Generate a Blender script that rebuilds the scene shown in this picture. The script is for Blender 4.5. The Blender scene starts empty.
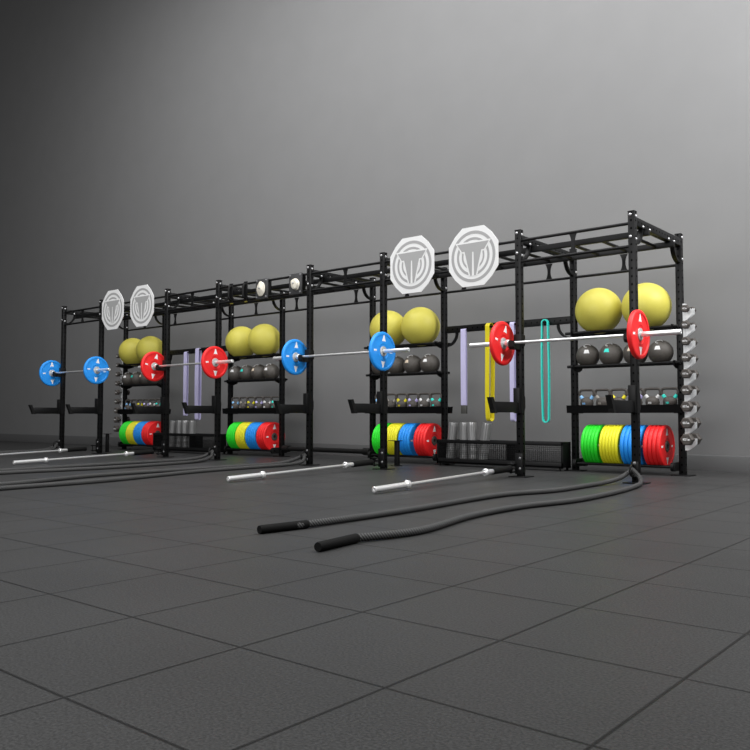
import bpy, bmesh, math, random
from mathutils import Vector, Matrix, Euler
random.seed(7)
S = bpy.context.scene
C = S.collection
PI = math.pi

# ------------------------------------------------------------------ layout
H = 2.5225            # post height
D = 1.231             # rig depth
PS = 0.0325           # post half width
FX = [-10.2, -9.0, -7.2, -6.0, -4.2, -3.0, -1.2, 0.0]
NARROW = [(0, 1), (2, 3), (4, 5), (6, 7)]
WIDE = [(1, 2), (3, 4), (5, 6)]
WALL_Y = 2.12

# ------------------------------------------------------------------ materials
def mat(name, col, rough=0.5, metal=0.0, spec=0.5, noise=0.0, nscale=40.0, bump=0.0, coat=0.0):
    m = bpy.data.materials.new(name); m.use_nodes = True
    nt = m.node_tree; b = nt.nodes['Principled BSDF']
    b.inputs['Base Color'].default_value = (*col, 1)
    b.inputs['Roughness'].default_value = rough
    b.inputs['Metallic'].default_value = metal
    b.inputs['Specular IOR Level'].default_value = spec
    b.inputs['Coat Weight'].default_value = coat
    tc = nt.nodes.new('ShaderNodeTexCoord')
    n = nt.nodes.new('ShaderNodeTexNoise'); n.inputs['Scale'].default_value = nscale
    n.inputs['Detail'].default_value = 3
    nt.links.new(tc.outputs['Object'], n.inputs['Vector'])
    if noise:
        mx = nt.nodes.new('ShaderNodeMix'); mx.data_type = 'RGBA'
        mx.inputs['A'].default_value = (*[c * (1 - noise) for c in col], 1)
        mx.inputs['B'].default_value = (*[min(1, c * (1 + noise)) for c in col], 1)
        nt.links.new(n.outputs['Fac'], mx.inputs['Factor'])
        nt.links.new(mx.outputs['Result'], b.inputs['Base Color'])
    if bump:
        bp = nt.nodes.new('ShaderNodeBump'); bp.inputs['Strength'].default_value = bump
        bp.inputs['Distance'].default_value = 0.002
        nt.links.new(n.outputs['Fac'], bp.inputs['Height'])
        nt.links.new(bp.outputs['Normal'], b.inputs['Normal'])
    return m

def math_node(nt, op, a, b=None, c=None):
    n = nt.nodes.new('ShaderNodeMath'); n.operation = op
    for i, v in enumerate((a, b, c)):
        if v is None: continue
        if isinstance(v, (int, float)): n.inputs[i].default_value = v
        else: nt.links.new(v, n.inputs[i])
    return n.outputs[0]

def perforated(name, col, pitch=0.075, rad=0.0095):
    """black powder-coat with a row of drilled holes along local z on all four sides"""
    m = mat(name, col, 0.48, 0.0, 0.22)
    nt = m.node_tree; b = nt.nodes['Principled BSDF']
    tc = nt.nodes.new('ShaderNodeTexCoord'); sp = nt.nodes.new('ShaderNodeSeparateXYZ')
    nt.links.new(tc.outputs['Object'], sp.inputs[0])
    ax = math_node(nt, 'ABSOLUTE', sp.outputs[0]); ay = math_node(nt, 'ABSOLUTE', sp.outputs[1])
    mn = math_node(nt, 'MINIMUM', ax, ay)
    zz = math_node(nt, 'SUBTRACT', math_node(nt, 'WRAP', sp.outputs[2], pitch, 0.0), pitch / 2)
    r = math_node(nt, 'SQRT', math_node(nt, 'ADD', math_node(nt, 'MULTIPLY', mn, mn), math_node(nt, 'MULTIPLY', zz, zz)))
    f = math_node(nt, 'LESS_THAN', r, rad)
    mx = nt.nodes.new('ShaderNodeMix'); mx.data_type = 'RGBA'
    mx.inputs['A'].default_value = (*col, 1); mx.inputs['B'].default_value = (0.001, 0.001, 0.001, 1)
    nt.links.new(f, mx.inputs['Factor']); nt.links.new(mx.outputs['Result'], b.inputs['Base Color'])
    mr = math_node(nt, 'MULTIPLY_ADD', f, 0.5, 0.42); nt.links.new(mr, b.inputs['Roughness'])
    sl = math_node(nt, 'MULTIPLY_ADD', f, -0.22, 0.22); nt.links.new(sl, b.inputs['Specular IOR Level'])
    return m

BLK = (0.0045, 0.0045, 0.0048)
M = dict(
    post=perforated('powder_coat_perforated', BLK),
    steel_black=mat('powder_coat_black', BLK, 0.48, 0.0, 0.22, noise=0.1, nscale=120),
    plate_grey=mat('dark_grey_plate', (0.045, 0.045, 0.047), 0.5),
    tray=mat('tray_black', (0.003, 0.003, 0.0033), 0.5, 0, 0.12),
    rubber_black=mat('rubber_black', (0.006, 0.006, 0.006), 0.55, 0, 0.2, noise=0.15),
    chrome=mat('chrome', (0.80, 0.80, 0.80), 0.28, 0.75),
    sleeve=mat('polished_sleeve', (0.90, 0.90, 0.90), 0.30, 0.7),
    bolt=mat('zinc_bolt', (0.45, 0.45, 0.46), 0.34, 0.6),
    silver=mat('silver_plate', (0.70, 0.71, 0.72), 0.45, 0.05),
    iron=mat('grey_iron', (0.072, 0.064, 0.058), 0.55, 0.0, 0.3, noise=0.2, nscale=60),
    hub=mat('satin_hub', (0.50, 0.51, 0.51), 0.4, 0.25),
    bolt_dull=mat('dull_bolt', (0.16, 0.16, 0.165), 0.4, 0.3),
    tip=mat('dull_yellow_tip', (0.22, 0.18, 0.02), 0.6),
    slam=mat('slam_rubber', (0.075, 0.067, 0.059), 0.58, noise=0.25, nscale=50, bump=0.3),
    yoga=mat('yellow_vinyl', (0.58, 0.52, 0.085), 0.5, spec=0.4, noise=0.03),
    red=mat('rubber_red', (0.80, 0.012, 0.014), 0.52, noise=0.04),
    blue=mat('rubber_blue', (0.010, 0.27, 0.80), 0.52, noise=0.04),
    green=mat('rubber_green', (0.018, 0.70, 0.022), 0.52, noise=0.04),
    yellow=mat('rubber_yellow', (0.78, 0.74, 0.018), 0.52, noise=0.04),
    white=mat('white_print', (0.88, 0.88, 0.88), 0.5),
    board=mat('white_board', (0.74, 0.74, 0.74), 0.55, noise=0.02),
    emblem=mat('grey_print', (0.34, 0.34, 0.34), 0.55),
    rope=None,
    handle=mat('rope_sleeve', (0.004, 0.004, 0.004), 0.75, 0, 0.12),
    foam=mat('grey_foam', (0.34, 0.34, 0.34), 0.30, 0.6),
    lavender=mat('latex_lavender', (0.55, 0.52, 0.76), 0.45, noise=0.05),
    mustard=mat('latex_yellow', (0.72, 0.60, 0.01), 0.45, noise=0.05),
    teal=mat('latex_teal', (0.02, 0.70, 0.58), 0.45, noise=0.05),
    darkgrey=mat('dark_band_tip', (0.05, 0.05, 0.045), 0.6),
    hold=mat('climbing_hold_resin', (0.66, 0.62, 0.53), 0.65, noise=0.08, nscale=25, bump=0.5),
    c_sky=mat('accent_sky', (0.25, 0.52, 0.85), 0.5), c_grey=mat('accent_grey', (0.30, 0.28, 0.25), 0.5),
    c_yel=mat('accent_yellow', (0.85, 0.75, 0.02), 0.5), c_lav=mat('accent_lavender', (0.55, 0.50, 0.85), 0.5),
    c_wht=mat('accent_white', (0.75, 0.75, 0.75), 0.5), c_teal=mat('accent_teal', (0.03, 0.72, 0.60), 0.5),
    c_tan=mat('accent_tan', (0.72, 0.60, 0.46), 0.5),
)
# braided rope: fine diagonal ribs
def rope_mat():
    m = mat('braided_rope', (0.055, 0.055, 0.055), 0.65, 0, 0.25)
    nt = m.node_tree; b = nt.nodes['Principled BSDF']
    w = nt.nodes.new('ShaderNodeTexWave'); w.inputs['Scale'].default_value = 30
    w.bands_direction = 'DIAGONAL'
    tc = nt.nodes.new('ShaderNodeTexCoord'); nt.links.new(tc.outputs['Object'], w.inputs['Vector'])
    mx = nt.nodes.new('ShaderNodeMix'); mx.data_type = 'RGBA'
    mx.inputs['A'].default_value = (0.014, 0.014, 0.014, 1); mx.inputs["B"].default_value = (0.078, 0.078, 0.078, 1)
    nt.links.new(w.outputs['Fac'], mx.inputs['Factor']); nt.links.new(mx.outputs['Result'], b.inputs['Base Color'])
    bp = nt.nodes.new('ShaderNodeBump'); bp.inputs['Strength'].default_value = 0.6; bp.inputs['Distance'].default_value = 0.004
    nt.links.new(w.outputs['Fac'], bp.inputs['Height']); nt.links.new(bp.outputs['Normal'], b.inputs['Normal'])
    return m
M['rope'] = rope_mat()

def floor_mat():
    m = bpy.data.materials.new('rubber_floor_tiles'); m.use_nodes = True
    nt = m.node_tree; b = nt.nodes['Principled BSDF']
    tc = nt.nodes.new('ShaderNodeTexCoord'); sp = nt.nodes.new('ShaderNodeSeparateXYZ')
    nt.links.new(tc.outputs['Object'], sp.inputs[0])
    def seam(o, off):
        w = math_node(nt, 'WRAP', math_node(nt, 'ADD', o, -off + 0.2515), 0.503, 0.0)
        return math_node(nt, 'ABSOLUTE', math_node(nt, 'SUBTRACT', w, 0.2515))
    dx = seam(sp.outputs[0], 0.226); dy = seam(sp.outputs[1], -4.277)
    dmin = math_node(nt, 'MINIMUM', dx, dy)
    mr = nt.nodes.new('ShaderNodeMapRange'); mr.interpolation_type = 'SMOOTHSTEP'
    mr.inputs['From Min'].default_value = 0.0022; mr.inputs['From Max'].default_value = 0.0070
    nt.links.new(dmin, mr.inputs['Value'])
    n1 = nt.nodes.new('ShaderNodeTexNoise'); n1.inputs['Scale'].default_value = 140; n1.inputs['Detail'].default_value = 2
    n2 = nt.nodes.new('ShaderNodeTexNoise'); n2.inputs['Scale'].default_value = 1.3; n2.inputs['Detail'].default_value = 4
    for n in (n1, n2): nt.links.new(tc.outputs['Object'], n.inputs['Vector'])
    cr = nt.nodes.new('ShaderNodeMapRange'); cr.inputs['From Min'].default_value = 0.3; cr.inputs['From Max'].default_value = 0.7
    cr.inputs['To Min'].default_value = 0.024; cr.inputs['To Max'].default_value = 0.053
    nt.links.new(n1.outputs['Fac'], cr.inputs['Value'])
    big = nt.nodes.new('ShaderNodeMapRange'); big.inputs['From Min'].default_value = 0.3; big.inputs['From Max'].default_value = 0.7
    big.inputs['To Min'].default_value = 0.93; big.inputs['To Max'].default_value = 1.07
    nt.links.new(n2.outputs['Fac'], big.inputs['Value'])
    v = math_node(nt, 'MULTIPLY', math_node(nt, 'MULTIPLY', cr.outputs[0], big.outputs[0]),
                  math_node(nt, 'MULTIPLY_ADD', mr.outputs[0], 0.75, 0.25))
    cb = nt.nodes.new('ShaderNodeCombineColor')
    for i in range(3): nt.links.new(v, cb.inputs[i])
    nt.links.new(cb.outputs[0], b.inputs['Base Color'])
    b.inputs['Roughness'].default_value = 0.44
    b.inputs['Specular IOR Level'].default_value = 0.10
    bp = nt.nodes.new('ShaderNodeBump'); bp.inputs['Strength'].default_value = 0.35; bp.inputs['Distance'].default_value = 0.002
    hh = math_node(nt, 'MULTIPLY_ADD', mr.outputs[0], 1.5, n1.outputs['Fac'])
    nt.links.new(hh, bp.inputs['Height']); nt.links.new(bp.outputs['Normal'], b.inputs['Normal'])
    return m
M['floor'] = floor_mat()
M['wall'] = mat('grey_wall_paint', (0.165, 0.165, 0.166), 0.7, noise=0.05, nscale=2.5)
M['base'] = mat('grey_baseboard', (0.078, 0.078, 0.079), 0.6)

# ------------------------------------------------------------------ mesh helpers
def newbm(): return bmesh.new()

def box(bm, x0, x1, y0, y1, z0, z1, bev=0.0, mx=None):
    r = bmesh.ops.create_cube(bm, size=1.0)
    vs = r['verts']
    for v in vs:
        v.co = Vector(((x0 + x1) / 2 + v.co.x * (x1 - x0), (y0 + y1) / 2 + v.co.y * (y1 - y0), (z0 + z1) / 2 + v.co.z * (z1 - z0)))
    if bev:
        es = list({e for v in vs for e in v.link_edges})
        g = bmesh.ops.bevel(bm, geom=es, offset=bev, segments=2, affect='EDGES', profile=0.5)
        vs = list({v for f in g['faces'] for v in f.verts} | {v for v in vs if v.is_valid})
    if mx is not None: bmesh.ops.transform(bm, matrix=mx, verts=[v for v in vs if v.is_valid])
    return vs

def frame(d):
    d = Vector(d).normalized()
    a = Vector((0, 0, 1)) if abs(d.z) < 0.9 else Vector((1, 0, 0))
    u = d.cross(a).normalized(); v = d.cross(u).normalized()
    return u, v

def tube(bm, pts, r, seg=10, caps=True, closed=False, sx=1.0, sy=1.0):
    pts = [Vector(p) for p in pts]; n = len(pts)
    rs = r if isinstance(r, (list, tuple)) else [r] * n
    rings = []; prev = None
    for i, p in enumerate(pts):
        if closed: d = pts[(i + 1) % n] - pts[i - 1]
        else: d = pts[min(i + 1, n - 1)] - pts[max(i - 1, 0)]
        d.normalize()
        if prev is None: u, v = frame(d)
        else:
            u = prev - d * prev.dot(d)
            u.normalize(); v = d.cross(u).normalized()
        prev = u
        rings.append([bm.verts.new(p + (u * math.cos(2 * PI * k / seg) * sx + v * math.sin(2 * PI * k / seg) * sy) * rs[i]) for k in range(seg)])
    m = n if closed else n - 1
    for i in range(m):
        a, b = rings[i], rings[(i + 1) % n]
        for k in range(seg):
            f = bm.faces.new((a[k], a[(k + 1) % seg], b[(k + 1) % seg], b[k])); f.smooth = True
    if caps and not closed:
        bm.faces.new(rings[0][::-1]); bm.faces.new(rings[-1])
    return rings

def lathe(bm, prof, axis='X', seg=40, smooth=True, closed=False):
    """prof: list of (radius, along). axis X/Y/Z"""
    rings = []
    for r, a in prof:
        if r < 1e-6:
            rings.append([bm.verts.new(ax3(axis, a, 0, 0))])
        else:
            rings.append([bm.verts.new(ax3(axis, a, r * math.cos(2 * PI * k / seg), r * math.sin(2 * PI * k / seg))) for k in range(seg)])
    m = len(rings) if closed else len(rings) - 1
    for i in range(m):
        a, b = rings[i], rings[(i + 1) % len(rings)]
        for k in range(seg):
            k2 = (k + 1) % seg
            if len(a) == 1 and len(b) == 1: continue
            if len(a) == 1: f = bm.faces.new((a[0], b[k2], b[k]))
            elif len(b) == 1: f = bm.faces.new((a[k], a[k2], b[0]))
            else: f = bm.faces.new((a[k], a[k2], b[k2], b[k]))
            f.smooth = smooth
def ax3(axis, a, p, q):
    return {'X': (a, p, q), 'Y': (p, a, q), 'Z': (p, q, a)}[axis]

def prism(bm, poly, axis, a0, a1):
    """poly of 2-D points extruded along axis between a0 and a1 (X: (y,z); Y: (x,z); Z: (x,y))"""
    A = [bm.verts.new(ax3(axis, a0, p, q)) for p, q in poly]
    B = [bm.verts.new(ax3(axis, a1, p, q)) for p, q in poly]
    n = len(poly)
    bm.faces.new(A[::-1]); bm.faces.new(B)
    for i in range(n):
        bm.faces.new((A[i], A[(i + 1) % n], B[(i + 1) % n], B[i]))

def mesh(bm, name, m):
    bmesh.ops.recalc_face_normals(bm, faces=bm.faces[:])
    me = bpy.data.meshes.new(name); bm.to_mesh(me); bm.free()
    me.materials.append(m)
    try: me.set_sharp_from_angle(angle=math.radians(35))
    except Exception: pass
    return me

def put(name, me, parent=None, loc=(0, 0, 0), rot=(0, 0, 0), label=None):
    o = bpy.data.objects.new(name, me); C.objects.link(o)
    o.location = loc; o.rotation_euler = rot
    if parent is not None: o.parent = parent
    if label: o['label'] = label
    return o

def obj(name, bm, m, parent=None, loc=(0, 0, 0), rot=(0, 0, 0), label=None):
    return put(name, mesh(bm, name, m), parent, loc, rot, label)

def tag(o, label, cat, group=None):
    o['label'] = label; o['category'] = cat
    if group: o['group'] = group
    return o

def thing(name, label, cat, loc=(0, 0, 0), rot=(0, 0, 0), group=None):
    o = bpy.data.objects.new(name, None); C.objects.link(o)
    o.empty_display_size = 0.1
    o.location = loc; o.rotation_euler = rot
    return tag(o, label, cat, group)

def dup(root, loc, rot, label, group=None):
    r = root.copy(); C.objects.link(r); r.location = loc; r.rotation_euler = rot
    r['label'] = label
    if group: r['group'] = group
    def rec(a, b):
        for ch in list(a.children):
            c = ch.copy(); C.objects.link(c); c.parent = b
            rec(ch, c)
    rec(root, r)
    return r

def struct(name, bm, m):
    o = obj(name, bm, m); o['kind'] = 'structure'; return o

def smooth_path(pts, sub=8):
    """Catmull-Rom through points"""
    P = [Vector(p) for p in pts]; out = []
    for i in range(len(P) - 1):
        p0 = P[max(i - 1, 0)]; p1 = P[i]; p2 = P[i + 1]; p3 = P[min(i + 2, len(P) - 1)]
        for k in range(sub):
            t = k / sub
            out.append(0.5 * ((2 * p1) + (p2 - p0) * t + (2 * p0 - 5 * p1 + 4 * p2 - p3) * t * t + (3 * p1 - p0 - 3 * p2 + p3) * t ** 3))
    out.append(P[-1]); return out

BAYNAME = {3: 'rightmost shelving bay', 2: 'second shelving bay from right', 1: 'third shelving bay from right', 0: 'leftmost shelving bay'}
ORD = ['first', 'second', 'third', 'fourth', 'fifth', 'sixth', 'seventh', 'eighth', 'ninth']

# ------------------------------------------------------------------ setting
bm = newbm(); box(bm, -32, 9, -14, WALL_Y + 0.1, -0.1, 0.0); struct('floor', bm, M['floor'])
bm = newbm(); box(bm, -32, 9, WALL_Y, WALL_Y + 0.1, 0, 14.0); struct('wall_back', bm, M['wall'])
bm = newbm()
prism(bm, [(WALL_Y, 0.0), (WALL_Y - 0.012, 0.0), (WALL_Y - 0.012, 0.165), (WALL_Y - 0.006, 0.176), (WALL_Y, 0.178)], 'X', -32, 9)
struct('baseboard_back', bm, M['base'])

# ------------------------------------------------------------------ the rig (one bolted frame)
rig = thing('power_rack_rig', 'long black perforated steel training rig standing along the grey wall', 'rig')
def square_tube(L, hx=PS, hy=PS, bev=0.005):
    b = newbm(); box(b, -hx, hx, -hy, hy, 0, L, bev); return b
post_me = mesh(square_tube(H), 'post', M['post'])
bm = newbm(); box(bm, -0.10, 0.10, -0.085, 0.085, 0.0, 0.010, 0.002)
foot_me = mesh(bm, 'foot_plate', M['steel_black'])
bm = newbm(); lathe(bm, [(0, 0.012), (0.008, 0.010), (0.012, 0.006), (0.0145, 0.003), (0.0145, 0.0), (0, 0.0)], 'Z', 14)
bolt_me = mesh(bm, 'bolt', M['bolt'])
dull_me = bolt_me.copy(); dull_me.materials.clear(); dull_me.materials.append(M['bolt_dull'])
bm = newbm(); box(bm, -0.0335, 0.0335, -0.0335, 0.0335, H - 0.004, H + 0.006, 0.003)
cap_me = mesh(bm, 'post_cap', M['rubber_black'])
RX90 = (PI / 2, 0, 0)     # bolt pointing to -y
RY90 = (0, PI / 2, 0)     # bolt pointing to +x
for i, x in enumerate(FX):
    for y in (0.0, D):
        p = put('post', post_me, rig, (x, y, 0))
        put('foot_plate', foot_me, p); put('post_cap', cap_me, p)
        if y == 0.0:
            for z in (H - 0.03, 2.285): put('bolt', bolt_me, p, (-0.008, -PS, z), RX90)
            for z in (H - 0.045, 2.262): put('bolt', bolt_me, p, (PS, 0.0, z), RY90)
        else:
            for z in (H - 0.035, 2.255): put('bolt', bolt_me, p, (PS, 0.0, z), RY90)
# depth beams (local z along +y)
bl = D - 2 * PS
bm = newbm(); box(bm, -0.040, 0.040, -PS, PS, 0, bl, 0.005)
beam_me = mesh(bm, 'cross_beam', M['post'])
def quarter(r, w, t=0.010, seg=12):
    """quarter ring brace in the xz plane, centred on the corner at the origin, going from (-r,0) to (0,-r); width w along y"""
    b = newbm(); n = seg
    pr = []
    for k in range(n + 1):
        a = PI + (PI / 2) * k / n
        pr.append((math.cos(a) * (r + t), math.sin(a) * (r + t)))
    for k in range(n, -1, -1):
        a = PI + (PI / 2) * k / n
        pr.append((math.cos(a) * (r - t), math.sin(a) * (r - t)))
    prism(b, pr, 'Y', -w, w)
    return b
brace_me = mesh(quarter(0.165, 0.022), 'corner_brace', M['steel_black'])
for x in FX:
    b = put('cross_beam', beam_me, rig, (x, PS, 2.432), (-PI / 2, 0, PI / 2))
    b.rotation_euler = Matrix(((0, 1, 0), (0, 0, 1), (1, 0, 0))).to_euler()   # local z -> +y, local x -> +z
    # braces lie in the yz plane under the beam
    put('corner_brace', brace_me, rig, (x, D - PS, 2.392), (0, 0, PI / 2))
    put('corner_brace', brace_me, rig, (x, PS, 2.392), (0, 0, -PI / 2))
    for y in (0.173, 0.338, 0.844, 0.997): put('bolt', bolt_me, rig, (x + PS, y, 2.405), RY90)
# monkey-bar ladder
for y in (0.255, 0.92):
    bm = newbm(); box(bm, FX[0] - 0.06, 0.06, y - 0.022, y + 0.022, 2.335, 2.392, 0.004)
    obj('ladder_rail', bm, M['steel_black'], rig)
bm = newbm(); tube(bm, [(0, 0.277, 0), (0, 0.898, 0)], 0.0165, 12)
rung_me = mesh(bm, 'ladder_rung', M['steel_black'])
for a, b in zip(FX[:-1], FX[1:]):
    n = 4 if b - a < 1.5 else 6
    st = (b - a - 0.27) / (n - 1)
    for k in range(n): put('ladder_rung', rung_me, rig, (a + 0.135 + st * k, 0, 2.363))
# pull-up bars between neighbouring posts, front and back, upper and lower
for a, b in zip(FX[:-1], FX[1:]):
    for y, z in ((0, 2.417), (0, 2.2), (D, 2.2)):
        bm = newbm(); tube(bm, [(a + PS, y, z), (b - PS, y, z)], 0.0155, 12)
        obj('pull_up_bar', bm, M['steel_black'], rig)
def hourglass(z0, z1, w=0.045, n=0.017):
    b = newbm(); pr = []
    for k in range(13):
        t = k / 12; s = n + (w - n) * abs(2 * t - 1) ** 2.2; pr.append((s, z0 + (z1 - z0) * t))
    pr = pr + [(-s, z) for s, z in pr[::-1]]
    prism(b, pr, 'Y', -0.006, 0.006); return b
hg_me = mesh(hourglass(2.2, 2.417), 'bar_spacer', M['steel_black'])
hgb_me = mesh(hourglass(2.2, 2.392), 'bar_spacer', M['steel_black'])
for a, b in zip(FX[:-1], FX[1:]):
    if not (a == FX[3] or a == FX[1] or a == FX[5]): put('bar_spacer', hg_me, rig, ((a + b) / 2, 0, 0))
    for fx in ([0.5] if b - a < 1.5 else [0.17, 0.83]):
        put('bar_spacer', hgb_me, rig, (a + (b - a) * fx, D, 0))
# band rail + braces in each wide bay except the one with the floor roller
for a, b in ((FX[1], FX[2]), (FX[5], FX[6])):
    L = b - a - 2 * PS
    bm = newbm(); box(bm, -0.0425, 0.0425, -0.025, 0.025, 0, L, 0.004)
    r = obj('band_rail', bm, M['post'], rig, (a + PS, D, 1.715)); r.rotation_euler = Matrix(((0, 0, 1), (0, 1, 0), (-1, 0, 0))).to_euler()
    put('corner_brace', brace_me, rig, (b - PS, D, 1.672)); put('corner_brace', brace_me, rig, (a + PS, D, 1.672), (0, 0, PI))
# thick horizontal foot roller bar in the bay without basket
a, b = FX[3], FX[4]
bm = newbm(); tube(bm, [(a + PS, D, 0.125), (b - PS, D, 0.125)], 0.034, 16)
for x in (a + 0.10, b - 0.10): tube(bm, [(x - 0.06, D, 0.125), (x + 0.06, D, 0.125)], 0.05, 16)
obj('lower_cross_bar', bm, M['rubber_black'], rig)

# shelves in the narrow bays
for ui, (i, j) in enumerate(NARROW):
    a, b = FX[i], FX[j]
    def rails(name, ys, z, r, ext=0.045):
        sh = None
        bm = newbm()
        for s in (-1, 1): tube(bm, [(a - ext, D + s * ys, z), (b + 0.02, D + s * ys, z)], r, 10)
        sh = obj(name, bm, M['steel_black'], rig)
        for x, sx in ((a, 1), (b, -1)):
            bm = newbm()
            xi = x + sx * PS
            prism(bm, [(D - ys - 0.035, z + 0.022), (D + ys + 0.035, z + 0.022), (D + ys + 0.03, z - 0.03), (D + 0.04, z - 0.06), (D - 0.04, z - 0.06), (D - ys - 0.03, z - 0.03)], 'X', min(xi, xi + sx * 0.012), max(xi, xi + sx * 0.012))
            obj('shelf_bracket', bm, M['tray'], sh)
        return sh
    rails('ball_shelf', 0.12, 1.545, 0.017)
    rails('ball_shelf', 0.08, 1.172, 0.017)
    # kettlebell tray
    bm = newbm()
    box(bm, a + PS + 0.002, b - PS - 0.002, D - 0.115, D + 0.115, 0.690, 0.700)
    prism(bm, [(D - 0.135, 0.735), (D - 0.125, 0.735), (D - 0.112, 0.65), (D - 0.122, 0.65)], 'X', a - 0.04, b + 0.035)
    prism(bm, [(D + 0.135, 0.735), (D + 0.125, 0.735), (D + 0.112, 0.65), (D + 0.122, 0.65)], 'X', a - 0.04, b + 0.035)
    tray = obj('kettlebell_tray', bm, M['tray'], rig)
    for x, sx in ((a, 1), (b, -1)):
        bm = newbm(); xi = x + sx * (PS + 0.001)
        box(bm, min(xi, xi + sx * 0.01), max(xi, xi + sx * 0.01), D - 0.12, D + 0.12, 0.645, 0.74)
        obj('shelf_bracket', bm, M['tray'], tray)
    # plate rods with round end collars
    bm = newbm()
    for s in (-1, 1): tube(bm, [(a + PS, D + s * 0.12, 0.092), (b - PS, D + s * 0.12, 0.092)], 0.015, 10)
    ps = obj('plate_rods', bm, M['steel_black'], rig)
    for x, sx in ((a, 1), (b, -1)):
        bm = newbm(); xi = x + sx * PS
        box(bm, min(xi, xi + sx * 0.012), max(xi, xi + sx * 0.012), D - 0.15, D + 0.15, 0.05, 0.14, 0.004)
        for s in (-1, 1):
            tube(bm, [(xi + sx * 0.012, D + s * 0.12, 0.092), (xi + sx * 0.045, D + s * 0.12, 0.092)], 0.045, 18)
        obj('rod_bracket', bm, M['rubber_black'], ps)

# ------------------------------------------------------------------ spotter arms and j-cups
bm = newbm(); box(bm, -0.022, 0.022, -0.55, -0.05, 0.652, 0.758, 0.004)
arm_me = mesh(bm, 'arm', M['steel_black'])
bm = newbm(); prism(bm, [(-0.49, 0.645), (-0.535, 0.645), (-0.600, 0.800), (-0.555, 0.800)], 'X', -0.026, 0.026)
lip_me = mesh(bm, 'end_stop', M['rubber_black'])
bm = newbm()
box(bm, -0.034, 0.034, -0.085, -0.036, 0.648, 0.90, 0.003)
for s in (-1, 1):
    x0, x1 = sorted((s * 0.0340, s * 0.0400))
    prism(bm, [(-0.05, 0.645), (0.0, 0.645), (0.03, 0.70), (0.03, 0.80), (0.005, 0.84), (-0.01, 0.90), (-0.05, 0.90)], 'X', x0, x1)
brk_me = mesh(bm, 'bracket', M['steel_black'])
bm = newbm()
box(bm, -0.040, 0.040, -0.052, -0.036, 1.29, 1.45, 0.003)
for s in (-1, 1):
    x0, x1 = sorted((s * 0.0345, s * 0.0445)); box(bm, x0, x1, -0.05, 0.03, 1.33, 1.44, 0.002)
jb_me = mesh(bm, 'bracket', M['steel_black'])
bm = newbm(); prism(bm, [(-0.052, 1.290), (-0.052, 1.340), (-0.157, 1.340), (-0.166, 1.375), (-0.180, 1.375), (-0.180, 1.315), (-0.155, 1.290)], 'X', -0.03, 0.03)
jc_me = mesh(bm, 'cradle', M['rubber_black'])
POSTN = ['leftmost front post', 'second front post from the left', 'third front post from the left', 'fourth front post from the left',
         'fourth front post from the right', 'third front post from the right', 'second front post from the right', 'rightmost front post']
for i, x in enumerate(FX):
    s = thing('spotter_arm', f'black spotter arm with slanted end on the {POSTN[i]}', 'safety arm', (x, 0, 0), group='safety spotter arms on the front posts')
    put('arm', arm_me, s); put('end_stop', lip_me, s); put('bracket', brk_me, s)
    j = thing('bar_cradle', f'small black hook carrying a barbell on the {POSTN[i]}', 'barbell hook', (x, 0, 0), group='barbell cradles on the front posts')
    put('bracket', jb_me, j); put('cradle', jc_me, j)

# ------------------------------------------------------------------ weight plates
def plate_body(t, seg=56):
    """bumper plate about the x axis, outer face at +t/2"""
    h = t / 2; R = 0.225
    half = [(0.058, h * 0.66), (0.086, h * 0.66), (0.091, h * 0.80), (0.097, h * 0.74), (0.186, h * 0.74), (0.192, h * 0.98), (0.214, h * 0.98), (0.221, h * 0.80), (R, h * 0.5)]
    prof = half + [(r, -a) for r, a in half[::-1]]
    b = newbm(); lathe(b, prof, 'X', seg, closed=True); return b
def plate_hub(t):
    h = t / 2
    b = newbm(); lathe(b, [(0.026, h * 0.98), (0.056, h * 0.98), (0.060, h * 0.66), (0.060, -h * 0.66), (0.056, -h * 0.98), (0.026, -h * 0.98)], 'X', 32, closed=True); return b
def face_x(t): return (t / 2 * 0.73, t / 2 * 0.74 + 0.0012)
def arrow_bm(t):
    """arrow-like triangle above the hub on the +x face"""
    b = newbm(); x0, x1 = face_x(t)
    prism(b, [(-0.034, 0.112), (-0.010, 0.120), (0.0, 0.112), (0.012, 0.120), (0.034, 0.112), (0.014, 0.160), (0.007, 0.188), (-0.007, 0.188), (-0.016, 0.155)], 'X', x0, x1)
    return b
def figure_bm(t):
    """short two-character figure on the +x face"""
    b = newbm(); x0, x1 = face_x(t)
    prism(b, [(-0.026, -0.011), (-0.002, -0.011), (-0.002, -0.003), (0.003, -0.003), (0.003, -0.011), (0.009, -0.011), (0.009, -0.004), (0.018, -0.011), (0.026, -0.011), (0.015, 0.0), (0.026, 0.011), (0.018, 0.011), (0.009, 0.004), (0.009, 0.011), (-0.002, 0.011), (-0.002, 0.008), (-0.026, 0.011)], 'X', x0, x1)
    return b
COLS = ['green', 'yellow', 'blue', 'red']
TH = dict(green=0.037, yellow=0.0345, blue=0.0445, red=0.046)
body_me = {c: mesh(plate_body(TH[c]), 'plate_body', M[c]) for c in COLS}
hub_me = {c: mesh(plate_hub(TH[c]), 'hub', M['hub']) for c in COLS}
hubd_me = {c: mesh(plate_hub(TH[c]), 'hub', M['iron']) for c in COLS}
arrow_me = {c: mesh(arrow_bm(TH[c]), 'arrow_mark', M['white']) for c in COLS}
fig_me = {c: mesh(figure_bm(TH[c]), 'weight_figure', M['white']) for c in COLS}
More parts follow.
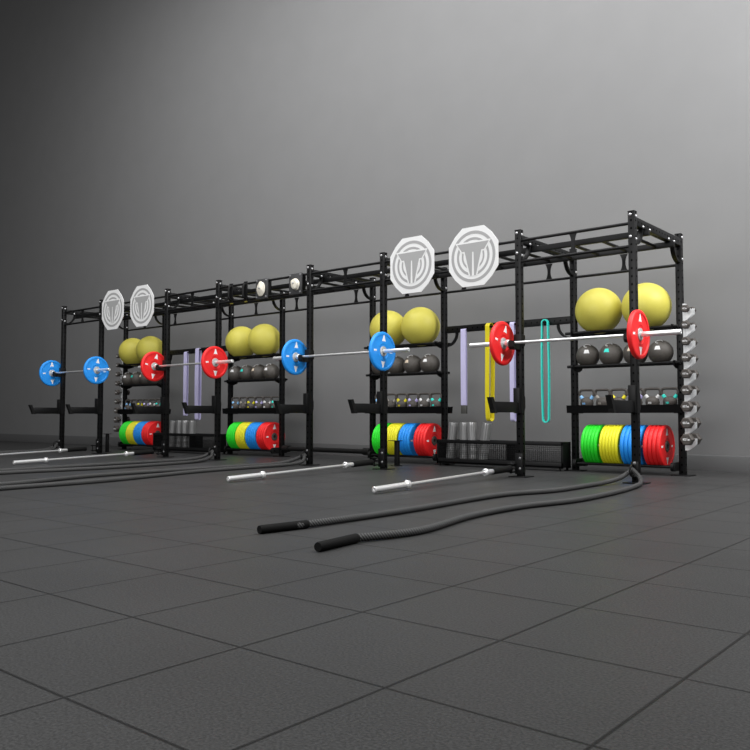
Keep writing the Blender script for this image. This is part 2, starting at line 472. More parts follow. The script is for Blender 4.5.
def plate(c, x, y, z, ang, label, group, marks=True, dark=False, both=False):
    p = thing('bumper_plate', label, 'weight plate', (x, y, z), (ang, 0, 0), group)
    put('plate_body', body_me[c], p); put('hub', (hubd_me if dark else hub_me)[c], p)
    if marks:
        for rz in ((0, PI) if both else (0,)):
            for rx in (0, PI): put('arrow_mark', arrow_me[c], p, rot=(rx, 0, rz), label='white printed arrow')
            for q in (-0.142, 0.142): put('weight_figure', fig_me[c], p, (0, q, 0), (0, 0, rz), label='white printed figure')
    return p
for ui, (i, j) in enumerate(NARROW):
    b = FX[j]
    for c, x0, n in (('green', -1.035, 5), ('yellow', -0.822, 6), ('blue', -0.590, 5), ('red', -0.338, 4)):
        if ui == 2 and c == 'blue': n = 4
        for k in range(n):
            lab = f'{c} storage plate, {ORD[k]} {c} from left in the {BAYNAME[ui]}'
            if k == n - 1: lab = f'{c} storage plate, last {c} on the right in the {BAYNAME[ui]}'
            plate(c, b + x0 + TH[c] * (k + 0.5), D, 0.298, 0.0 if k == n - 1 else random.uniform(-0.4, 0.4), lab, f'{c} plates on the storage rods', marks=(k == n - 1), dark=True)

# ------------------------------------------------------------------ barbells
BL = 2.19
bm = newbm(); tube(bm, [(-0.66, 0, 0), (0.66, 0, 0)], 0.0145, 14); shaft_me = mesh(bm, 'shaft', M['chrome'])
bm = newbm(); lathe(bm, [(0, -0.66), (0.024, -0.66), (0.024, -BL / 2 + 0.004), (0.020, -BL / 2), (0.010, -BL / 2), (0.008, -BL / 2 + 0.006), (0, -BL / 2 + 0.006)], 'X', 24)
lathe(bm, [(0.0145, -0.625), (0.030, -0.625), (0.036, -0.632), (0.036, -0.655), (0.030, -0.662), (0.0145, -0.662)], 'X', 24)
sl_me = mesh(bm, 'sleeve', M['sleeve'])
bm = newbm(); tube(bm, [(-0.60, 0, 0), (-0.628, 0, 0)], [0.026, 0.026], 18); bc_me = mesh(bm, 'bar_collar', M['rubber_black'])
for ui, (i, j) in enumerate(NARROW):
    c = 'red' if ui in (1, 3) else 'blue'
    cx = FX[j] - 0.616; z = 1.355; y = -0.14
    w = {3: 'rightmost', 2: 'second from right', 1: 'third from right', 0: 'leftmost'}[ui]
    B = thing('barbell', f'chrome barbell loaded with two {c} plates, {w} of the racked bars', 'barbell', (cx, y, z), group='barbells racked on the front posts')
    put('shaft', shaft_me, B); put('sleeve', sl_me, B); put('sleeve', sl_me, B, rot=(0, 0, PI))
    put('bar_collar', bc_me, B); put('bar_collar', bc_me, B, rot=(0, 0, PI))
    plate(c, cx - 0.684 - TH[c] / 2, y, z, (0.05, -0.2, -0.03, -0.25)[ui], f'{c} plate on the left end of the {w} racked barbell', 'plates on the racked barbells', both=True)
    plate(c, cx + 0.690 + TH[c] / 2, y, z, (-0.1, 0.0, -0.06, 0.0)[ui], f'{c} plate on the right end of the {w} racked barbell', 'plates on the racked barbells', both=True)

# barbells lying on the floor with the far end in a pivot sleeve at a post
for fi, (xn, yn, xp, w, vis) in enumerate(((-1.19, -2.335, FX[6], 'nearest the right', 'second front post from the right'), (-2.93, -2.363, FX[5], 'second nearest', 'third front post from the right'),
                              (-7.00, -2.40, FX[2], 'third nearest', 'third front post from the left'), (-8.72, -2.42, FX[1], 'farthest on the left', 'second front post from the left'))):
    A = Vector((xn, yn, 0.036)); E = Vector((xp - 0.06, -0.10, 0.088))
    d = (E - A).normalized(); cpt = A + d * (BL / 2)
    B = thing('barbell', f'bare barbell on the floor with its end at the {vis}', 'barbell', cpt, group='barbells lying on the floor')
    B.rotation_euler = d.to_track_quat('X', 'Z').to_euler()
    put('shaft', shaft_me, B); put('sleeve', sl_me, B); put('sleeve', sl_me, B, rot=(0, 0, PI))
    Lm = thing('pivot_sleeve', f'black tube holding a floor barbell at the {vis}', 'barbell holder', (xp, 0, 0), group='floor barbell holders at the post feet')
    e0 = A + d * (BL - 0.33) - Vector((xp, 0, 0)); e1 = A + d * (BL + 0.02) - Vector((xp, 0, 0))
    bm = newbm(); tube(bm, [e0, e1], 0.033, 16, caps=False); tube(bm, [e1 - d * 0.02, e1 + d * 0.01], 0.034, 16)
    tube(bm, [e0, e1], 0.0275, 16, caps=False)
    obj('tube', bm, M['rubber_black'], Lm)
    bm = newbm()
    box(bm, -0.105, -0.030, -0.100, -0.036, 0.045, 0.060, 0.002); box(bm, -0.105, -0.030, -0.100, -0.036, 0.125, 0.140, 0.002)
    box(bm, -0.045, 0.04, -0.046, -0.034, 0.03, 0.24, 0.002)
    obj('bracket', bm, M['steel_black'], Lm)
    bm = newbm(); lathe(bm, [(0, 0.150), (0.008, 0.148), (0.012, 0.140), (0.006, 0.140), (0.006, 0.045), (0.012, 0.045), (0.012, 0.038), (0, 0.038)], 'Z', 12)
    obj('pivot_bolt', bm, M['steel_black'], Lm, (-0.068, -0.085, 0))
    for z in (0.19, 0.085): put('bolt', dull_me, Lm, (0.015, -0.046, z), RX90)

# ------------------------------------------------------------------ yoga balls, slam balls, kettlebells
def sphere(r, seg=48, ring=28):
    b = newbm(); bmesh.ops.create_uvsphere(b, u_segments=seg, v_segments=ring, radius=r)
    for f in b.faces: f.smooth = True
    return b
yb_me = mesh(sphere(0.257, 64, 40), 'exercise_ball', M['yoga'])
BDX = (-0.055, -0.04, -0.022, 0.0)
sb_me = mesh(sphere(0.1295), 'slam_ball', M['slam'])
def patch(r, a0, a1, e0, e1, n=6):
    """curved patch on a sphere, azimuth a (0 = -y), elevation e"""
    b = newbm(); g = []
    for i in range(n + 1):
        row = []
        for k in range(n + 1):
            t = i / n; a = a0 + (a1 - a0) * k / n; e = e0 + (e1 - e0) * t
            a = a * (1.0 - 0.35 * t)
            row.append(b.verts.new((r * math.sin(a) * math.cos(e), -r * math.cos(a) * math.cos(e), r * math.sin(e))))
        g.append(row)
    for i in range(n):
        for k in range(n):
            f = b.faces.new((g[i][k], g[i][k + 1], g[i + 1][k + 1], g[i + 1][k])); f.smooth = True
    return b
patch_me = {c: mesh(patch(0.1305, -0.24, 0.24, -0.10, 0.22), 'logo_patch', M[c]) for c in ('c_wht', 'c_teal', 'c_tan')}
bm = newbm(); tube(bm, [(0.035 * math.cos(2 * PI * k / 20), 0.035 * math.sin(2 * PI * k / 20), 0.125) for k in range(16)], 0.004, 6)
top_me = mesh(bm, 'top_mark', M['c_wht'])

def kb_body():
    b = newbm()
    lathe(b, [(0, 0.0), (0.044, 0.0), (0.052, 0.006), (0.068, 0.035), (0.073, 0.062), (0.068, 0.09), (0.052, 0.112), (0.030, 0.124), (0, 0.127)], 'Z', 32)
    return b
def kb_handle():
    b = newbm()
    pts = [(-0.038, 0, 0.105), (-0.060, 0, 0.130), (-0.072, 0, 0.155), (-0.074, 0, 0.180), (-0.066, 0, 0.198), (-0.050, 0, 0.205), (0, 0, 0.206), (0.050, 0, 0.205), (0.066, 0, 0.198), (0.074, 0, 0.180), (0.072, 0, 0.155), (0.060, 0, 0.130), (0.038, 0, 0.105)]
    tube(b, smooth_path([(x * 1.16, y, z) for x, y, z in pts], 3), 0.0145, 10); return b
def kb_bands():
    b = newbm(); tube(b, [(0.052, 0, 0.110), (0.074, 0, 0.140)], [0.021, 0.0175], 12); return b
kbb_me = mesh(kb_body(), 'bell', M['iron']); kbh_me = mesh(kb_handle(), 'handle', M['iron'])
KC = [('c_sky', 'sky blue'), ('c_grey', 'grey'), ('c_yel', 'yellow'), ('c_lav', 'lavender'), ('c_wht', 'white'), ('c_teal', 'teal')]
kbr_me = {c: mesh(kb_bands(), 'handle_band', M[c]) for c, _ in KC}
def kb_num(m):
    b = newbm(); y = -0.0735
    for u0, u1, v0, v1 in ((-0.016, -0.011, -0.011, 0.011), (-0.006, 0.015, 0.006, 0.011), (-0.006, 0.015, -0.0025, 0.0025), (-0.006, 0.015, -0.011, -0.006), (0.010, 0.015, -0.011, 0.011), (-0.006, -0.001, -0.011, 0.011)):
        box(b, u0, u1, y, y + 0.006, 0.055 + v0, 0.055 + v1)
    return mesh(b, 'number', m)
kbn_me = {c: kb_num(M[c]) for c, _ in KC}
for ui, (i, j) in enumerate(NARROW):
    b = FX[j]
    for k, (x, w) in enumerate(((-0.90, 'left'), (-0.357, 'right'))):
        t = put('exercise_ball', yb_me, None, (b + x + BDX[ui], D, 1.79), (0.3 * k, 0.4, ui))
        tag(t, f'large yellow exercise ball, {w} of the two in the {BAYNAME[ui]}', 'exercise ball', 'large yellow balls on the top shelves')
    order = [('c_wht', 'white'), ('c_teal', 'teal'), ('c_tan', 'tan'), ('c_wht', 'white')]
    for k in range(4):
        c, cn = order[k]
        t = thing('slam_ball', f'dark slam ball with {cn} patch, {ORD[k]} from left in the {BAYNAME[ui]}', 'slam ball', (b - 1.036 + 0.275 * k + BDX[ui] * 0.8, D, 1.290), (0, 0, (0.32, 0.0, -0.1, 0.08)[k]), 'slam balls on the second shelves')
        put('ball', sb_me, t); put('logo_patch', patch_me[c], t, rot=(-0.28, 0, 0)); put('top_mark', top_me, t, rot=(0.5, 0, 0))
    for k, (c, cn) in enumerate(KC):
        t = thing('kettlebell', f'grey kettlebell with {cn} handle bands in the {BAYNAME[ui]}', 'kettlebell', (b - 1.045 + 0.186 * k, D - 0.02, 0.70), (0, 0, random.uniform(-0.05, 0.05)), 'kettlebells on the third shelves')
        put('bell', kbb_me, t); put('handle', kbh_me, t); put('handle_band', kbr_me[c], t, label=f'{cn} band'); put('handle_band', kbr_me[c], t, rot=(0, 0, PI), label=f'{cn} band'); put('number', kbn_me[c], t)

# ------------------------------------------------------------------ dumbbell holders and hex dumbbells
ZD = [1.722 - 0.168 * k for k in range(9)]
def holder_plate(y0, y1):
    b = newbm(); prism(b, [(0.0335, 0.262), (0.062, 0.262), (0.062, 1.785), (0.0335, 1.785)], 'Y', y0, y1); return b
def arm_poly(z):
    P = [(0.060, -0.115), (0.085, -0.105), (0.166, -0.052), (0.166, 0.004), (0.158, 0.012), (0.148, -0.004), (0.138, -0.010), (0.130, 0.008), (0.122, 0.002), (0.115, -0.017), (0.100, -0.020), (0.088, -0.012), (0.078, -0.012), (0.060, 0.02)]
    return [(0.060 + (u - 0.060) * 0.78, z + v) for u, v in P]
def hexhead(r, l, y):
    b = newbm()
    ring = lambda rr, yy: [b.verts.new((rr * math.cos(PI / 3 * k), yy, rr * math.sin(PI / 3 * k))) for k in range(6)]
    R = [ring(r * 0.80, y - l / 2), ring(r, y - l / 2 + 0.012), ring(r, y + l / 2 - 0.012), ring(r * 0.80, y + l / 2)]
    for p, q in zip(R[:-1], R[1:]):
        for k in range(6): b.faces.new((p[k], p[(k + 1) % 6], q[(k + 1) % 6], q[k]))
    b.faces.new(R[0][::-1]); b.faces.new(R[-1]); return b
for side, (x, sgn) in enumerate(((0.0, 1), (FX[0], -1))):
    where = 'right' if side == 0 else 'left'
    hd = thing('dumbbell_holder', f'tall silver hook plate for dumbbells on the {where} end of the rig', 'dumbbell rack', (x, D, 0), group='dumbbell hook plates on the rig ends')
    if sgn < 0: hd.rotation_euler = (0, 0, PI)
    for y in (-0.024, 0.018):
        st = obj('plate_strip', holder_plate(y, y + 0.006), M['silver'], hd)
        for z in ZD:
            bm = newbm(); prism(bm, arm_poly(z), 'Y', y, y + 0.006)
            obj('hook_arm', bm, M['silver'], st)
    for k, z in enumerate(ZD):
        r = 0.042 + 0.0031 * k; l = 0.055 + 0.003 * k; sep = 0.070 + l / 2
        w = 'topmost' if k == 0 else ('lowest' if k == 8 else f'{ORD[k]} from the top')
        t = thing('dumbbell', f'dark hexagonal dumbbell on the {where} end hooks, {w}', 'dumbbell', (x + sgn * 0.088, D, z), group='dumbbells on the end hooks')
        bm = newbm(); tube(bm, [(0, -sep + l / 2 - 0.004, 0), (0, sep - l / 2 + 0.004, 0)], 0.0145, 12); obj('handle', bm, M['iron'], t)
        for s in (-1, 1):
            hx = obj('head', hexhead(r, l, s * sep), M['iron'], t)
            if s < 0:
                bm = newbm(); yy = -sep - l / 2
                q = r * 0.5
                for u0, u1, v0, v1 in ((-q, -q * 0.72, -q * .3, q * .35), (-q * 0.6, -q * 0.1, q * .1, q * .35), (-q * 0.6, -q * 0.1, -q * .3, -q * .05), (q * 0.15, q * 0.3, -q * .3, q * .5), (q * 0.45, q, -q * .3, q * .1)):
                    box(bm, u0, u1, yy - 0.001, yy + 0.002, v0, v1)
                obj('number', bm, M['c_wht'], hx)

# ------------------------------------------------------------------ wall-ball targets on the front pull-up bars
def octo(hw, hh, cx, cz, bow=0.010):
    return [(-hw + cx, -hh), (hw - cx, -hh), (hw - cx * 0.45, -hh + cz * 0.44), (hw, -hh + cz), (hw, hh - cz), (hw - cx * 0.45, hh - cz * 0.44), (hw - cx, hh), (-hw + cx, hh), (-hw + cx * 0.45, hh - cz * 0.44), (-hw, hh - cz), (-hw, -hh + cz), (-hw + cx * 0.45, -hh + cz * 0.44)]
def ring_arc(b, r0, r1, a0, a1, y0, y1, n=48):
    pr = []
    for k in range(n + 1):
        a = a0 + (a1 - a0) * k / n; pr.append((r1 * math.cos(a), r1 * math.sin(a)))
    ins = [(r0 * math.cos(a0 + (a1 - a0) * k / n), r0 * math.sin(a0 + (a1 - a0) * k / n)) for k in range(n + 1)]
    for k in range(n):
        prism(b, [ins[k], pr[k], pr[k + 1], ins[k + 1]], 'Y', y0, y1)
def tshape(g):
    """two-legged T emblem grown outward by g (half-board units scaled to metres)"""
    s = 0.31
    out = [(0.64, 0.47), (0.45, 0.20), (0.34, 0.20), (0.115, -0.66)]
    R = [(out[0][0] * s + 1.6 * g, out[0][1] * s + g), (out[1][0] * s + g * 0.6, out[1][1] * s - g), (out[2][0] * s + g, out[2][1] * s - g), (out[3][0] * s + g, out[3][1] * s - g * 0.3)]
    return R
bm = newbm(); prism(bm, octo(0.31, 0.318, 0.175, 0.190), 'Y', -0.008, -0.002); tb_me = mesh(bm, 'board', M['board'])
bm = newbm(); f = -0.008
ring_arc(bm, 0.243, 0.276, 0, 2 * PI, f - 0.0012, f)
ring_arc(bm, 0.178, 0.205, 0, 2 * PI, f - 0.0012, f)
for a0, a1 in ((-2.2, -0.94), (PI + 0.94 - 2 * PI + 0.0, PI + 2.2 - 2 * PI)):
    pass
ring_arc(bm, 0.122, 0.142, -1.05, 0.45, f - 0.0012, f, 20); ring_arc(bm, 0.122, 0.142, PI - 0.45, PI + 1.05, f - 0.0012, f, 20)
tr_me = mesh(bm, 'target_rings', M['emblem'])
bm = newbm(); R = tshape(0.016); prism(bm, R + [(-u, v) for u, v in R[::-1]], 'Y', f - 0.0024, f - 0.0012); to_me = mesh(bm, 'emblem_outline', M['board'])
bm = newbm(); R = tshape(0.0); sl = 0.008
for q in (1, -1):
    prism(bm, [(q * u, v) for u, v in ([(0.0, 0.47 * 0.31)] + R + [(sl + 0.006, -0.66 * 0.31), (sl, 0.16 * 0.31), (0.0, 0.16 * 0.31)])], 'Y', f - 0.0036, f - 0.0024)
te_me = mesh(bm, 'emblem', M['emblem'])
bm = newbm()
for x in (-0.14, 0.14):
    box(bm, x - 0.02, x + 0.02, -0.002, 0.028, -0.19, 0.17, 0.002)
tm_me = mesh(bm, 'bar_bracket', M['steel_black'])
for (x, z, w) in ((-2.545, 2.322, 'left of the pair nearest the right end'), (-1.725, 2.315, 'right of the pair nearest the right end'),
                  (-8.60, 2.325, 'left of the pair near the left end'), (-7.79, 2.318, 'right of the pair near the left end')):
    t = thing('wall_ball_target', f'white octagonal target board with grey ring emblem, {w}', 'target', (x, -0.046, z), group='target boards on the front pull-up bars')
    put('board', tb_me, t); put('target_rings', tr_me, t); put('emblem_outline', to_me, t); put('emblem', te_me, t); put('bar_bracket', tm_me, t)

# ------------------------------------------------------------------ climbing holds and hanging grips, fourth bay
def blob(seed, sx, sy, sz):
    rnd = random.Random(seed)
    b = newbm(); bmesh.ops.create_icosphere(b, subdivisions=4, radius=1.0)
    ph = [(rnd.uniform(0, 6), rnd.uniform(0, 6), rnd.uniform(0, 6)) for _ in range(3)]
    for v in b.verts:
        n = v.co.normalized(); k = 1.0
        for i, p in enumerate(ph):
            k += 0.13 / (i + 1) * math.sin(n.x * (2 + i * 2) + p[0]) * math.cos(n.z * (2 + i * 1.7) + p[1]) + 0.05 * math.sin(n.y * 5 + p[2])
        v.co = Vector((n.x * sx * k, n.y * sy * k, n.z * sz * k))
    for f_ in b.faces: f_.smooth = True
    return b
for (x, sd, w, hx) in ((-5.07, 3, 'left', 0.070), (-4.43, 5, 'right', 0.066)):
    t = thing('climbing_hold_board', f'black bolted plate with a cream climbing hold, {w} of the two', 'climbing hold', (x, -0.03, 2.307), group='climbing hold plates on the pull-up bars')
    bm = newbm(); box(bm, -0.112, 0.112, -0.012, 0.012, -0.134, 0.134, 0.004); obj('plate', bm, M['plate_grey'], t)
    for u in (-0.09, 0.09):
        for v in (-0.11, 0.11): put('bolt', dull_me, t, (u, -0.012, v), RX90)
    bm = blob(sd, hx, 0.032, 0.088 if sd == 3 else 0.076)
    hh = obj('hold', bm, M['hold'], t, (0.018, -0.034, -0.006))
    bm = newbm(); lathe(bm, [(0, 0.008), (0.014, 0.006), (0.016, 0.0), (0, 0.0)], 'Y', 14); put('bolt', bolt_me, hh, (0.0, -0.034, 0.01), RX90); bm.free()
    bm = newbm(); box(bm, 0.100, 0.112, 0.012, 0.07, -0.13, 0.13, 0.002); box(bm, -0.112, -0.100, 0.012, 0.07, -0.13, 0.13, 0.002); obj('side_flange', bm, M['steel_black'], t)
for (x, w) in ((-5.70, 'left'), (-5.40, 'right')):
    t = thing('hanging_grip', f'narrow black upright grip between the pull-up bars, {w} of the two', 'grip', (x, -0.02, 2.31), group='upright grips between the pull-up bars')
    bm = newbm(); box(bm, -0.035, 0.035, -0.014, 0.0, -0.135, 0.135, 0.004); obj('grip_plate', bm, M['steel_black'], t)
    bm = newbm(); tube(bm, smooth_path([(0, -0.014, 0.10), (0, -0.05, 0.07), (0, -0.055, 0.0), (0, -0.05, -0.07), (0, -0.014, -0.10)], 4), 0.016, 10); obj('handle', bm, M['rubber_black'], t)
    bm = newbm(); box(bm, -0.025, 0.025, -0.012, 0.010, -0.150, -0.135, 0.003); obj('end_tip', bm, M['tip'], t)

# ------------------------------------------------------------------ resistance bands on pegs
def band(w, zt, zb, spread, th=0.006, tilt=0.0):
    """closed flat loop hanging from a peg; loop opens along local x by spread, width w along local y"""
    b = newbm(); pts = []
    n = 8; r = spread / 2; rt = spread / 2
    for k in range(n + 1):
        a = PI * k / n; pts.append((-rt * math.cos(a), zt - rt + rt * math.sin(a)))
    for k in range(1, 12):
        t = k / 12; s = 0.5 + 0.12 * math.sin(t * PI)
        pts.append((spread * s + tilt * math.sin(t * PI * 1.5), zt - rt + (zb + r - zt + rt) * t))
    for k in range(n + 1):
        a = PI * k / n; pts.append((r * math.cos(a), zb + r - r * math.sin(a)))
    for k in range(11, 0, -1):
        t = k / 12; s = 0.5 + 0.12 * math.sin(t * PI)
        pts.append((-spread * s + tilt * math.sin(t * PI * 1.5), zt - rt + (zb + r - zt + rt) * t))
    m = len(pts); I = []; O = []
    for k, (x, z) in enumerate(pts):
        p = pts[k - 1]; q = pts[(k + 1) % m]
        nx, nz = (q[1] - p[1]), -(q[0] - p[0]); L = math.hypot(nx, nz) or 1
        nx, nz = nx / L * th / 2, nz / L * th / 2
        O.append([b.verts.new((x - nx, y, z - nz)) for y in (-w / 2, w / 2)]); I.append([b.verts.new((x + nx, y, z + nz)) for y in (-w / 2, w / 2)])
    for k in range(m):
        k2 = (k + 1) % m
        for q in ((O[k][0], O[k2][0], O[k2][1], O[k][1]), (I[k][1], I[k2][1], I[k2][0], I[k][0]), (O[k][1], O[k2][1], I[k2][1], I[k][1]), (I[k][0], I[k2][0], O[k2][0], O[k][0])):
            f_ = b.faces.new(q); f_.smooth = True
    return b
YB = D - 0.085
pegs = []
def hang(x, w, zt, zb, spread, m, rz, lab, tip=None, tilt=0.0, th=0.006):
    t = thing('resistance_band', lab, 'resistance band', (x, YB, 0), (0, 0, rz), 'resistance bands hanging on the wall rails')
    obj('loop', band(w, zt, zb, spread, th=th, tilt=tilt), m, t)
    if tip is not None:
        bm = newbm(); box(bm, -spread / 2 - 0.004, spread / 2 + 0.004, -w / 2 - 0.002, w / 2 + 0.002, tip, zb + 0.004, 0.003); obj('end_tip', bm, M['darkgrey'], t, label='dark grey end piece')
    zp = zt - max(spread / 2, 0.012); pr = min(0.014, max(0.005, spread / 2 - 0.006))
    bm = newbm(); c, s_ = math.cos(rz), math.sin(rz)
    # peg runs along the band's width direction, carried by a stub from the rail
    wx, wy = -s_ * (w / 2 + 0.012), c * (w / 2 + 0.012)
    if rz < 0.8:
        tube(bm, [(0, D - 0.025, zp), (0, YB - w / 2 - 0.015, zp)], pr, 10)
    else:
        tube(bm, [(-abs(wx), YB - D + D, zp), (abs(wx), YB, zp)], pr, 10); tube(bm, [(abs(wx), YB, zp), (abs(wx), D - 0.025, zp)], pr, 10)
    obj('band_peg', bm, M['steel_black'], rig, (x, 0, 0))
Q = PI / 2
hang(-2.645, 0.075, 1.70, 0.745, 0.022, M['lavender'], Q, 'lavender resistance band with dark end hanging above the foam rollers near the right', tip=0.645)
hang(-2.27, 0.062, 1.745, 0.555, 0.088, M['mustard'], Q - 0.1, 'wide yellow resistance band hanging on the rail behind the red plate', tilt=0.006)
hang(-1.945, 0.060, 1.735, 0.555, 0.050, M['lavender'], Q, 'lavender resistance band hanging behind the second front post from the right')
hang(-1.520, 0.050, 1.73, 0.545, 0.068, M['teal'], 0.15, 'thin teal resistance band hanging on the rail beside the rightmost shelving bay', th=0.014)
hang(-8.26, 0.085, 1.70, 0.62, 0.030, M['lavender'], Q, 'lavender resistance band, left of the two hanging in the leftmost wide bay')
hang(-7.93, 0.095, 1.745, 0.55, 0.050, M['lavender'], Q, 'lavender resistance band, right of the two hanging in the leftmost wide bay')

# ------------------------------------------------------------------ mesh baskets with foam rollers
def basket(a, b, where):
    x0, x1 = a + 0.050, b - 0.036; y0, y1 = 1.0, D + 0.03; z0, z1 = 0.03, 0.325
    y1 = 1.40
    yb0, yb1 = 0.985, D - 0.045
    t = thing('storage_basket', f'low black wire mesh basket at floor level, {where}', 'basket', (0, 0, 0), group='wire baskets between the shelving bays')
    bm = newbm(); s = 0.02
    for y in (yb0, yb1 - s * 2 + s):
        for z in (z0 + 0.03, z1 - s): box(bm, x0, x1, y, y + s, z - (0.022 if z > 0.2 else 0.03), z + (s if z > 0.2 else 0.035), 0.002)
        for x in (x0, x1 - s): box(bm, x, x + s, y, y + s, z0, z1, 0.002)
    for x in (x0, x1 - s):
        for z in (z0 + 0.02, z1 - s): box(bm, x, x + s, yb0 + s, yb1 - s, z, z + s, 0.002)
    obj('frame', bm, M['steel_black'], t)
    def wires(fix, axis):
        bm = newbm(); r = 0.0016
        n = int((x1 - x0) / 0.026)
        if axis == 'Y':
            for k in range(1, n):
                x = x0 + (x1 - x0) * k / n; box(bm, x - r, x + r, fix - r, fix + r, z0 + 0.05, z1 - s)
            for k in range(11):
                z = z0 + 0.05 + (z1 - s - z0 - 0.05) * k / 10; box(bm, x0, x1, fix - r, fix + r, z - r, z + r)
        return bm
    obj('mesh_panel', wires(yb0 + s / 2, 'Y'), M['steel_black'], t)
    obj('mesh_panel', wires(yb1 - s / 2, 'Y'), M['steel_black'], t)
    bm = newbm(); box(bm, x1 - 0.006, x1 - 0.001, yb0 + s, yb1 - s, z0 + 0.02, z1 - s); obj('end_panel', bm, M['steel_black'], t)
    bm = newbm(); box(bm, x0 + 0.001, x0 + 0.006, yb0 + s, yb1 - s, z0 + 0.02, z1 - s)
    obj('end_panel', bm, M['steel_black'], t)
    bm = newbm(); box(bm, x0, x1, yb0, yb1, z0 + 0.012, z0 + 0.024); obj('floor_panel', bm, M['tray'], t)
    bm = newbm()
    for x in (x0 + 0.03, x1 - 0.05):
        for y in (yb0, yb1 - s): box(bm, x, x + s, y, y + s, 0.0, z0 + 0.02)
    obj('feet', bm, M['rubber_black'], t)
    # dark divider box half way
    bm = newbm(); xm = x0 + (x1 - x0) * 0.57; box(bm, xm, xm + 0.17, yb0 + s + 0.004, yb1 - s - 0.004, z0 + 0.026, z1 - 0.03, 0.004); obj('divider_box', bm, M['tray'], t)
    return x0, z0 + 0.024, (yb0 + yb1) / 2
def roller_body():
    b = newbm(); n = 48; L = 0.475; prof = []
    segs = 22; rings = []
    for k in range(segs + 1):
        z = L * k / segs
        ring = []
        for q in range(n):
            a = 2 * PI * q / n
            rr = 0.058 - (0.005 if (q % 8) in (0, 1) else 0.0) - (0.004 if (k % 4 == 0 and 0 < k < segs and k < segs * 0.5) else 0)
            if k in (0, segs): rr -= 0.003
            ring.append(b.verts.new((rr * math.cos(a), rr * math.sin(a), z)))
        rings.append(ring)
    inner = [[b.verts.new((0.040 * math.cos(2 * PI * q / n), 0.040 * math.sin(2 * PI * q / n), z)) for q in range(n)] for z in (0, L)]
    for p, q in zip(rings[:-1], rings[1:]):
        for k in range(n):
            f_ = b.faces.new((p[k], p[(k + 1) % n], q[(k + 1) % n], q[k])); f_.smooth = True
    for k in range(n):
        k2 = (k + 1) % n
        b.faces.new((inner[0][k2], inner[0][k], inner[1][k], inner[1][k2]))
        b.faces.new((rings[0][k], inner[0][k], inner[0][k2], rings[0][k2]))
        b.faces.new((rings[-1][k2], inner[1][k2], inner[1][k], rings[-1][k]))
    return b
ro_me = mesh(roller_body(), 'roller', M['foam'])
bm = newbm(); lathe(bm, [(0.0395, 0.004), (0.0395, 0.471), (0.034, 0.471), (0.034, 0.004)], 'Z', 32, closed=True); rc_me = mesh(bm, 'core', M['rubber_black'])
for (a, b, w, where, xs) in ((FX[5], FX[6], 'nearest the right', 'behind the second front post from the right', ((0.185, 0.11), (0.395, 0.01), (0.525, -0.04), (0.655, 0.15))),
                             (FX[1], FX[2], 'on the left', 'behind the third front post from the left', ((0.45, 0.10), (0.66, 0.03), (0.83, -0.03), (1.0, 0.03)))):
    x0, zf, yc = basket(a, b, where)
    for k, (dx, ti) in enumerate(xs):
        t = thing('foam_roller', f'grey foam roller in the mesh basket {w}, {ORD[k]} from left', 'foam roller', (a + dx, yc, zf + 0.008), (0, ti, 0.3 * k), 'foam rollers in the wire baskets')
        t.rotation_euler = (0, ti, 0)
        put('roller', ro_me, t); put('core', rc_me, t)

# short steel stands just behind two front posts
for (x, y, w) in ((-3.265, 0.585, 'third front post from the right'), (-9.43, 0.404, 'second front post from the left')):
    t = thing('steel_stand', f'short black steel stub stand behind the {w}', 'stand', (x, y, 0), group='short stub stands behind the front posts')
    bm = newbm(); box(bm, -0.030, 0.03, -0.02, 0.02, 0.008, 0.306, 0.004); obj('column', bm, M['steel_black'], t)
    bm = newbm(); box(bm, -0.105, 0.05, -0.05, 0.05, 0.306, 0.314, 0.002); obj('top_plate', bm, M['steel_black'], t)
    bm = newbm(); box(bm, -0.06, 0.045, -0.05, 0.05, 0.0, 0.008, 0.002); obj('base_plate', bm, M['steel_black'], t)

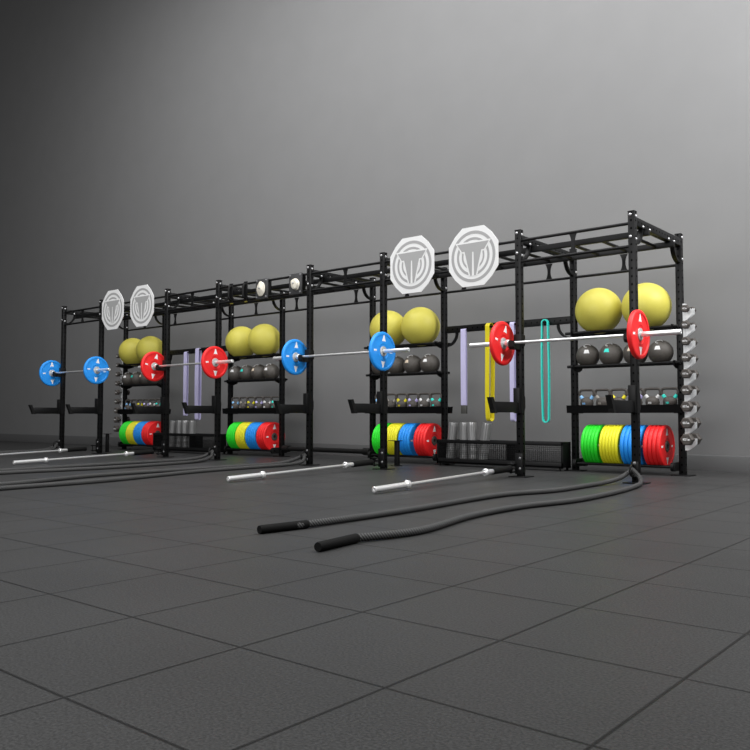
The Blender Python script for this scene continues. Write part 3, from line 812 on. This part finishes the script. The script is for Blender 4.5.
# ------------------------------------------------------------------ battle ropes through rings at the post feet
def rope(px, A, Bp, lab, anch):
    RR = 0.0205; HZ = 0.0235
    A0, B0 = A, Bp
    def inside(P):
        e = Vector((*P[0][:2], HZ)); q = Vector((*P[1][:2], HZ)); d = (q - e).normalized()
        return [tuple(e + d * 0.22), tuple(e + d * 0.305)] + list(P[2:])
    A, Bp = inside(A0), inside(B0)
    path = [(*p, RR) if len(p) == 2 else p for p in A] + [(px - 0.012, -0.100, 0.120), (px + 0.012, -0.100, 0.122)] + [(*p, RR) if len(p) == 2 else p for p in Bp[::-1]]
    t = thing('battle_rope', lab, 'battle rope', (0, 0, 0), group='battle ropes looped at the post feet')
    pts = smooth_path(path, 10)
    for p in pts: p.z = max(p.z, RR)
    bm = newbm(); tube(bm, pts, RR, 12); obj('rope', bm, M['rope'], t)
    for e, q in ((Vector((*A0[0][:2], HZ)), Vector((*A0[1][:2], HZ))), (Vector((*B0[0][:2], HZ)), Vector((*B0[1][:2], HZ)))):
        d = (q - e).normalized(); L = 0.31
        bm = newbm(); tube(bm, [e - d * 0.012, e - d * 0.004, e + d * (L - 0.006), e + d * L], [0.0212, 0.0235, 0.0235, 0.0215], 18); obj('handle', bm, M['handle'], t, label='smooth black rubber grip')
    r = thing('rope_anchor', f'black steel ring anchor bolted low on the {anch}', 'rope anchor', (px, 0, 0), group='rope ring anchors on the post feet')
    bm = newbm(); tube(bm, [(0, -0.100 + 0.052 * math.cos(2 * PI * k / 24), 0.122 + 0.052 * math.sin(2 * PI * k / 24)) for k in range(24)], 0.0085, 8, closed=True); obj('ring', bm, M['steel_black'], r)
    bm = newbm(); box(bm, -0.035, 0.035, -0.044, -0.034, 0.06, 0.20, 0.002); box(bm, -0.012, 0.012, -0.060, -0.040, 0.105, 0.14, 0.003); obj('bracket', bm, M['steel_black'], r)
    for z in (0.075, 0.185): put('bolt', dull_me, r, (0.0, -0.044, z), RX90)
rope(0.0, [(-0.275, -4.35), (-0.24, -4.06), (-0.235, -3.5), (-0.242, -3.0), (-0.30, -1.92), (-0.15, -1.294), (-0.147, -0.506), (-0.075, -0.22, 0.055)],
     [(0.345, -4.555), (0.305, -4.26), (0.373, -3.824), (0.239, -3.143), (0.215, -2.505), (0.317, -1.868), (0.276, -1.026), (0.175, -0.40), (0.085, -0.12, 0.05)],
     'dark grey battle rope with black grips snaking toward the viewer from the rightmost post', POSTN[7])
rope(FX[4], [(-4.05, -4.45), (-4.10, -4.10), (-4.16, -3.734), (-4.47, -2.739), (-4.50, -1.461), (-4.47, -0.50), (-4.36, -0.22, 0.05)],
     [(-3.70, -4.60), (-3.72, -4.30), (-3.76, -3.93), (-3.83, -3.03), (-4.15, -1.72), (-4.22, -0.60), (-4.165, -0.20, 0.045)],
     'dark grey battle rope running left from the fourth front post from the right', POSTN[4])
rope(FX[3], [(-5.85, -4.45), (-5.87, -4.1), (-5.92, -2.863), (-6.05, -1.644), (-6.10, -0.60), (-6.07, -0.22, 0.05)],
     [(-5.50, -4.5), (-5.51, -4.2), (-5.53, -3.056), (-5.45, -2.019), (-5.62, -0.75), (-5.86, -0.25, 0.045)],
     'dark grey battle rope running left from the fourth front post from the left', POSTN[3])
rope(FX[0], [(-10.2, -2.8), (-10.25, -2.5), (-10.35, -1.5), (-10.36, -0.55), (-10.27, -0.22, 0.05)],
     [(-9.98, -2.85), (-9.98, -2.55), (-10.02, -1.6), (-10.08, -0.6), (-10.13, -0.22, 0.045)],
     'dark battle rope at the foot of the leftmost front post', POSTN[0])

# ------------------------------------------------------------------ light
def area(name, loc, target, sx, sy, power, col=(1, 1, 1)):
    l = bpy.data.lights.new(name, 'AREA'); l.shape = 'RECTANGLE'; l.size = sx; l.size_y = sy; l.energy = power; l.color = col
    o = bpy.data.objects.new(name, l); C.objects.link(o); o.location = loc
    o.rotation_euler = (Vector(target) - Vector(loc)).to_track_quat('-Z', 'Y').to_euler()
    return o
area('ceiling_light', (-2.6, -1.9, 8.8), (-3.4, 0.6, 0.5), 15, 4.5, 1350)
area('key_light', (4.0, 0.0, 5.4), (-0.2, 0.9, 1.2), 3.5, 2.2, 450)
area('front_light', (-1.5, -9.5, 4.2), (-5.6, 1.0, 1.8), 9, 3.0, 590)
W = bpy.data.worlds.new('World'); S.world = W; W.use_nodes = True
bg = W.node_tree.nodes['Background']; bg.inputs['Color'].default_value = (1, 1, 1, 1); bg.inputs['Strength'].default_value = 0.10
S.view_settings.view_transform = 'Standard'; S.view_settings.look = 'None'

# ------------------------------------------------------------------ camera
cam = bpy.data.cameras.new('camera'); co = bpy.data.objects.new('camera', cam); C.objects.link(co)
cam.sensor_width = 36.0; cam.lens = 804.28 * 36.0 / 750.0; cam.clip_end = 200
yaw, pit = 0.69616, 0.05037
co.location = (2.91817, -7.23738, 0.62172)
d = Vector((-math.sin(yaw) * math.cos(pit), math.cos(yaw) * math.cos(pit), math.sin(pit)))
co.rotation_euler = d.to_track_quat('-Z', 'Y').to_euler()
S.camera = co
